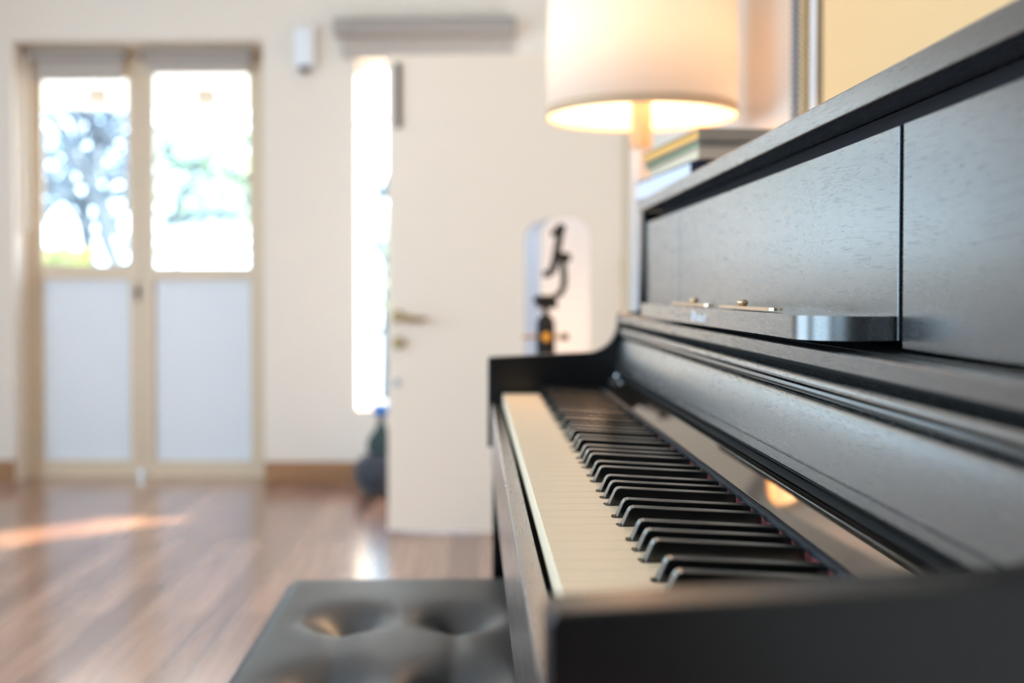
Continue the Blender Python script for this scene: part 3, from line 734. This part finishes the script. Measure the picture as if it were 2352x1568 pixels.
bm = bmesh.new(); add_lathe(bm, [(.013, 1.361), (.016, 1.375), (.030, 1.40), (.033, 1.425), (.026, 1.45), (.012, 1.465), (.001, 1.468)], 0, 0, 32); bm_obj('light_bulb', bm, M['bulb'], LP, smooth=True)
bm = bmesh.new()
for k in range(3): a = k*2*PI/3 + .3; add_cyl(bm, (.0215*math.cos(a), .0215*math.sin(a), 1.352), ((SR-.006)*math.cos(a), (SR-.006)*math.sin(a), 1.545), .0015, seg=8)
bm_obj('shade_carrier', bm, M['silver'], LP)
pl = bpy.data.lights.new('lamp_light', 'POINT'); pl.energy = 25; pl.color = (1, .65, .38); pl.shadow_soft_size = .05
po = bpy.data.objects.new('lamp_light', pl); COL.objects.link(po); po.parent = LP; po.location = (0, 0, 1.375)
M['bulb'].cycles.emission_sampling = 'NONE'

# ================================================================== BOOKS on the lid
def book(label, x, y, z, w, l, h, ang, cover, pages, tilt=0, spine=True):
    """near-left corner at (x,y); l runs away from the camera, w towards the wall"""
    t = thing('book', label, 'book', (x, y, z), ang, 'books stacked on the piano lid'); t.rotation_euler = (tilt, 0, ang)
    c = .0016
    bm = bmesh.new(); add_box(bm, 0, w, 0, l, 0, c); add_box(bm, 0, w, 0, l, h-c, h)
    add_box(bm, 0, w, 0, c, c, h-c)                        # spine faces the camera end
    bm_obj('cover', bm, cover, t)
    box('page_block', pages, .002, w-.003, c+.0004, l-.004, c+.0002, h-c-.0002, t)
    return t
pg_white = mat('white book pages', (.78, .79, .86), .7); pg_cream = mat('cream book pages', (.80, .66, .46), .7)
pg_green = mat('green book pages', (.42, .60, .25), .7); pg_or = mat('orange page edge', (.85, .45, .10), .7)
noise_bump(pg_white, (1, 1, 60), 30, .3, .0005); noise_bump(pg_cream, (1, 1, 60), 30, .3, .0005)
navy = mat('navy book cover', (.012, .02, .07), .4); greige = mat('grey brown book cover', (.32, .26, .22), .55)
tan = mat('tan book cover', (.60, .46, .36), .6); crm = mat('cream card cover', (.85, .70, .50), .5)
lt = 1.0492
book('white-paged book with navy cover, lowest of the stack on the piano lid', .232, .985, lt, .20, .300, .0285, .09, navy, pg_white)
book('cream book lying directly on the white-paged book', .238, .965, lt+.0290, .19, .280, .0150, .07, tan, pg_cream)
book('thin green-edged book in the stack on the piano lid', .238, .962, lt+.0444, .19, .280, .0065, .085, greige, pg_green)
book('orange-edged book with grey brown cover, topmost of the stack', .236, .955, lt+.0513, .20, .280, .0150, .10, greige, pg_or)

# ================================================================== SIDE TABLE with tripod head and arched unit
ST = thing('side_table', 'narrow pale side table behind the far end of the piano', 'table', (.22, 2.36, 0))
box('tabletop', M['tablewood'], -.17, .23, -.34, .38, .677, .699, ST, bev=.003)
for sx in (-.145, .205):
    for sy in (-.31, .35): box('leg', M['tablewood'], sx-.016, sx+.016, sy-.016, sy+.016, 0, .6765, ST, bev=.002)
# mini tripod with ball head and phone clamp
TP = thing('phone_tripod', 'small black ball-head tripod holding an empty phone clamp', 'tripod', (.1215, 2.10, .744))
bm = bmesh.new(); add_lathe(bm, [(.018, -.020), (.0215, -.014), (.0215, .07), (.021, .096), (.016, .107), (.009, .113)], 0, 0, 32); hb = bm_obj('ball_head', bm, M['matblack'], TP); smooth_by_angle(hb, .5)
bm = bmesh.new(); add_cyl(bm, (0, -.0228, .0635), (0, -.0212, .0635), .0098, seg=28); bm_obj('orange_disc', bm, M['orange'], hb)
for s, rr in ((-1, .005), (1, .0085)):
    bm = bmesh.new(); add_cyl(bm, (s*.0212, 0, .0625), (s*.036, 0, .0625), .0045, seg=14); kb = bm_obj('knob_stem', bm, M['oldbrass'], TP)
    bm = bmesh.new(); add_cyl(bm, (s*.0362, 0, .0625), (s*.052, 0, .0625), rr, rr*.85, 18); bm_obj('locking_knob', bm, M['matblack'] if s > 0 else M['oldbrass'], TP)
bm = bmesh.new(); add_cyl(bm, (0, 0, .1132), (0, 0, .128), .007, seg=16); bm_obj('neck', bm, M['matblack'], TP)
bm = bmesh.new(); add_box(bm, -.021, .026, -.02, .02, .1282, .1400, .002); add_box(bm, -.018, .025, -.016, .016, .1402, .158, .003); add_box(bm, -.028, -.0182, -.010, .010, .140, .156, .002)
bm_obj('plate_clamp', bm, M['matblack'], TP)
for k in range(3):
    a = k*2*PI/3 + PI/2; bm = bmesh.new(); add_cyl(bm, (.012*math.cos(a), .012*math.sin(a), -.016), (.055*math.cos(a), .055*math.sin(a), -.040), .006, .0042, 12); bm_obj('leg', bm, M['matblack'], TP)
bm = bmesh.new(); add_tube(bm, [(.022, 0, .156), (.034, 0, .162), (.0415, 0, .178), (.0425, 0, .20), (.0400, 0, .225), (.0390, 0, .243)], .0075, 12); bm_obj('arm', bm, M['matblack'], TP, smooth=True)
bm = bmesh.new(); add_cyl(bm, (.026, 0, .247), (.052, 0, .243), .0105, .011, 20); add_cyl(bm, (.0525, 0, .243), (.057, 0, .2425), .008, .008, 20); bm_obj('clamp_knob', bm, M['matblack'], TP)
bm = bmesh.new()
add_tube(bm, [(.0135, 0, .209), (.0205, 0, .230), (.0265, 0, .262), (.0335, 0, .300), (.0385, 0, .318)], .009, 10)
add_tube(bm, [(-.006, 0, .206), (.004, 0, .206), (.0135, 0, .209)], .0085, 10)
add_tube(bm, [(.012, 0, .300), (.022, 0, .299), (.033, 0, .301)], .0075, 10); add_tube(bm, [(.028, 0, .300), (.036, 0, .316)], .011, 10)
bm_obj('phone_clamp', bm, M['matblack'], TP)
# arch-topped white unit
AU = thing('arched_cabinet_unit', 'white arch-topped plastic unit standing behind the small tripod', 'appliance', (.2015, 2.52, .6992), .16)
def arch(w, zt, r, n=14):
    pts = [(-w/2, 0)]
    pts += [(-w/2 + r - r*math.cos(PI/2*i/n), zt - r + r*math.sin(PI/2*i/n)) for i in range(n+1)]
    pts += [(w/2 - r + r*math.sin(PI/2*i/n), zt - r + r*math.cos(PI/2*i/n)) for i in range(n+1)]
    return pts + [(w/2, 0)]
bm = bmesh.new(); add_prism_y(bm, arch(.136, .411, .055), 0, .20)
es = [e_ for e_ in bm.edges if abs(e_.verts[0].co.y-e_.verts[1].co.y) < 1e-6]
bmesh.ops.bevel(bm, geom=es, offset=.004, segments=3, profile=.5, affect='EDGES'); smooth_by_angle(bm_obj('housing', bm, mat('shaded-side white plastic', (.44, .41, .44), .4), AU), .5)  # white unit; the shade of its side is put into the housing colour
bm = bmesh.new(); add_prism_y(bm, arch(.134, .4095, .0545), -.002, -.0002); bm_obj('front_cover', bm, mat('warm white cover', (.93, .89, .86), .4), AU)

# ================================================================== DARK BAG behind the open door
BG = thing('tall_bag', 'dark narrow-necked bag with a shiny blue top, half hidden behind the open door', 'bag', (-.455, 4.55, 0))
bm = bmesh.new(); add_lathe(bm, [(.05, .004), (.085, .01), (.115, .05), (.125, .10), (.118, .14), (.09, .17), (.05, .185)], 0, 0, 40); bm_obj('bag_body', bm, M['bagcloth'], BG, smooth=True)
bm = bmesh.new(); add_lathe(bm, [(.060, .186), (.066, .20), (.062, .235), (.050, .262), (.030, .285), (.020, .31)], 0, 0, 32); bm_obj('bag_neck', bm, M['baggreen'], BG, smooth=True)
bm = bmesh.new(); add_cyl(bm, (0, 0, .311), (0, 0, .352), .016, .016, 24); bm_obj('neck_tube', bm, M['bagcloth'], BG)
bm = bmesh.new(); add_lathe(bm, [(.018, .3525), (.036, .358), (.044, .374), (.040, .392), (.022, .405), (.002, .408)], 0, 0, 32); bm_obj('blue_cap', bm, M['blue'], BG, smooth=True)
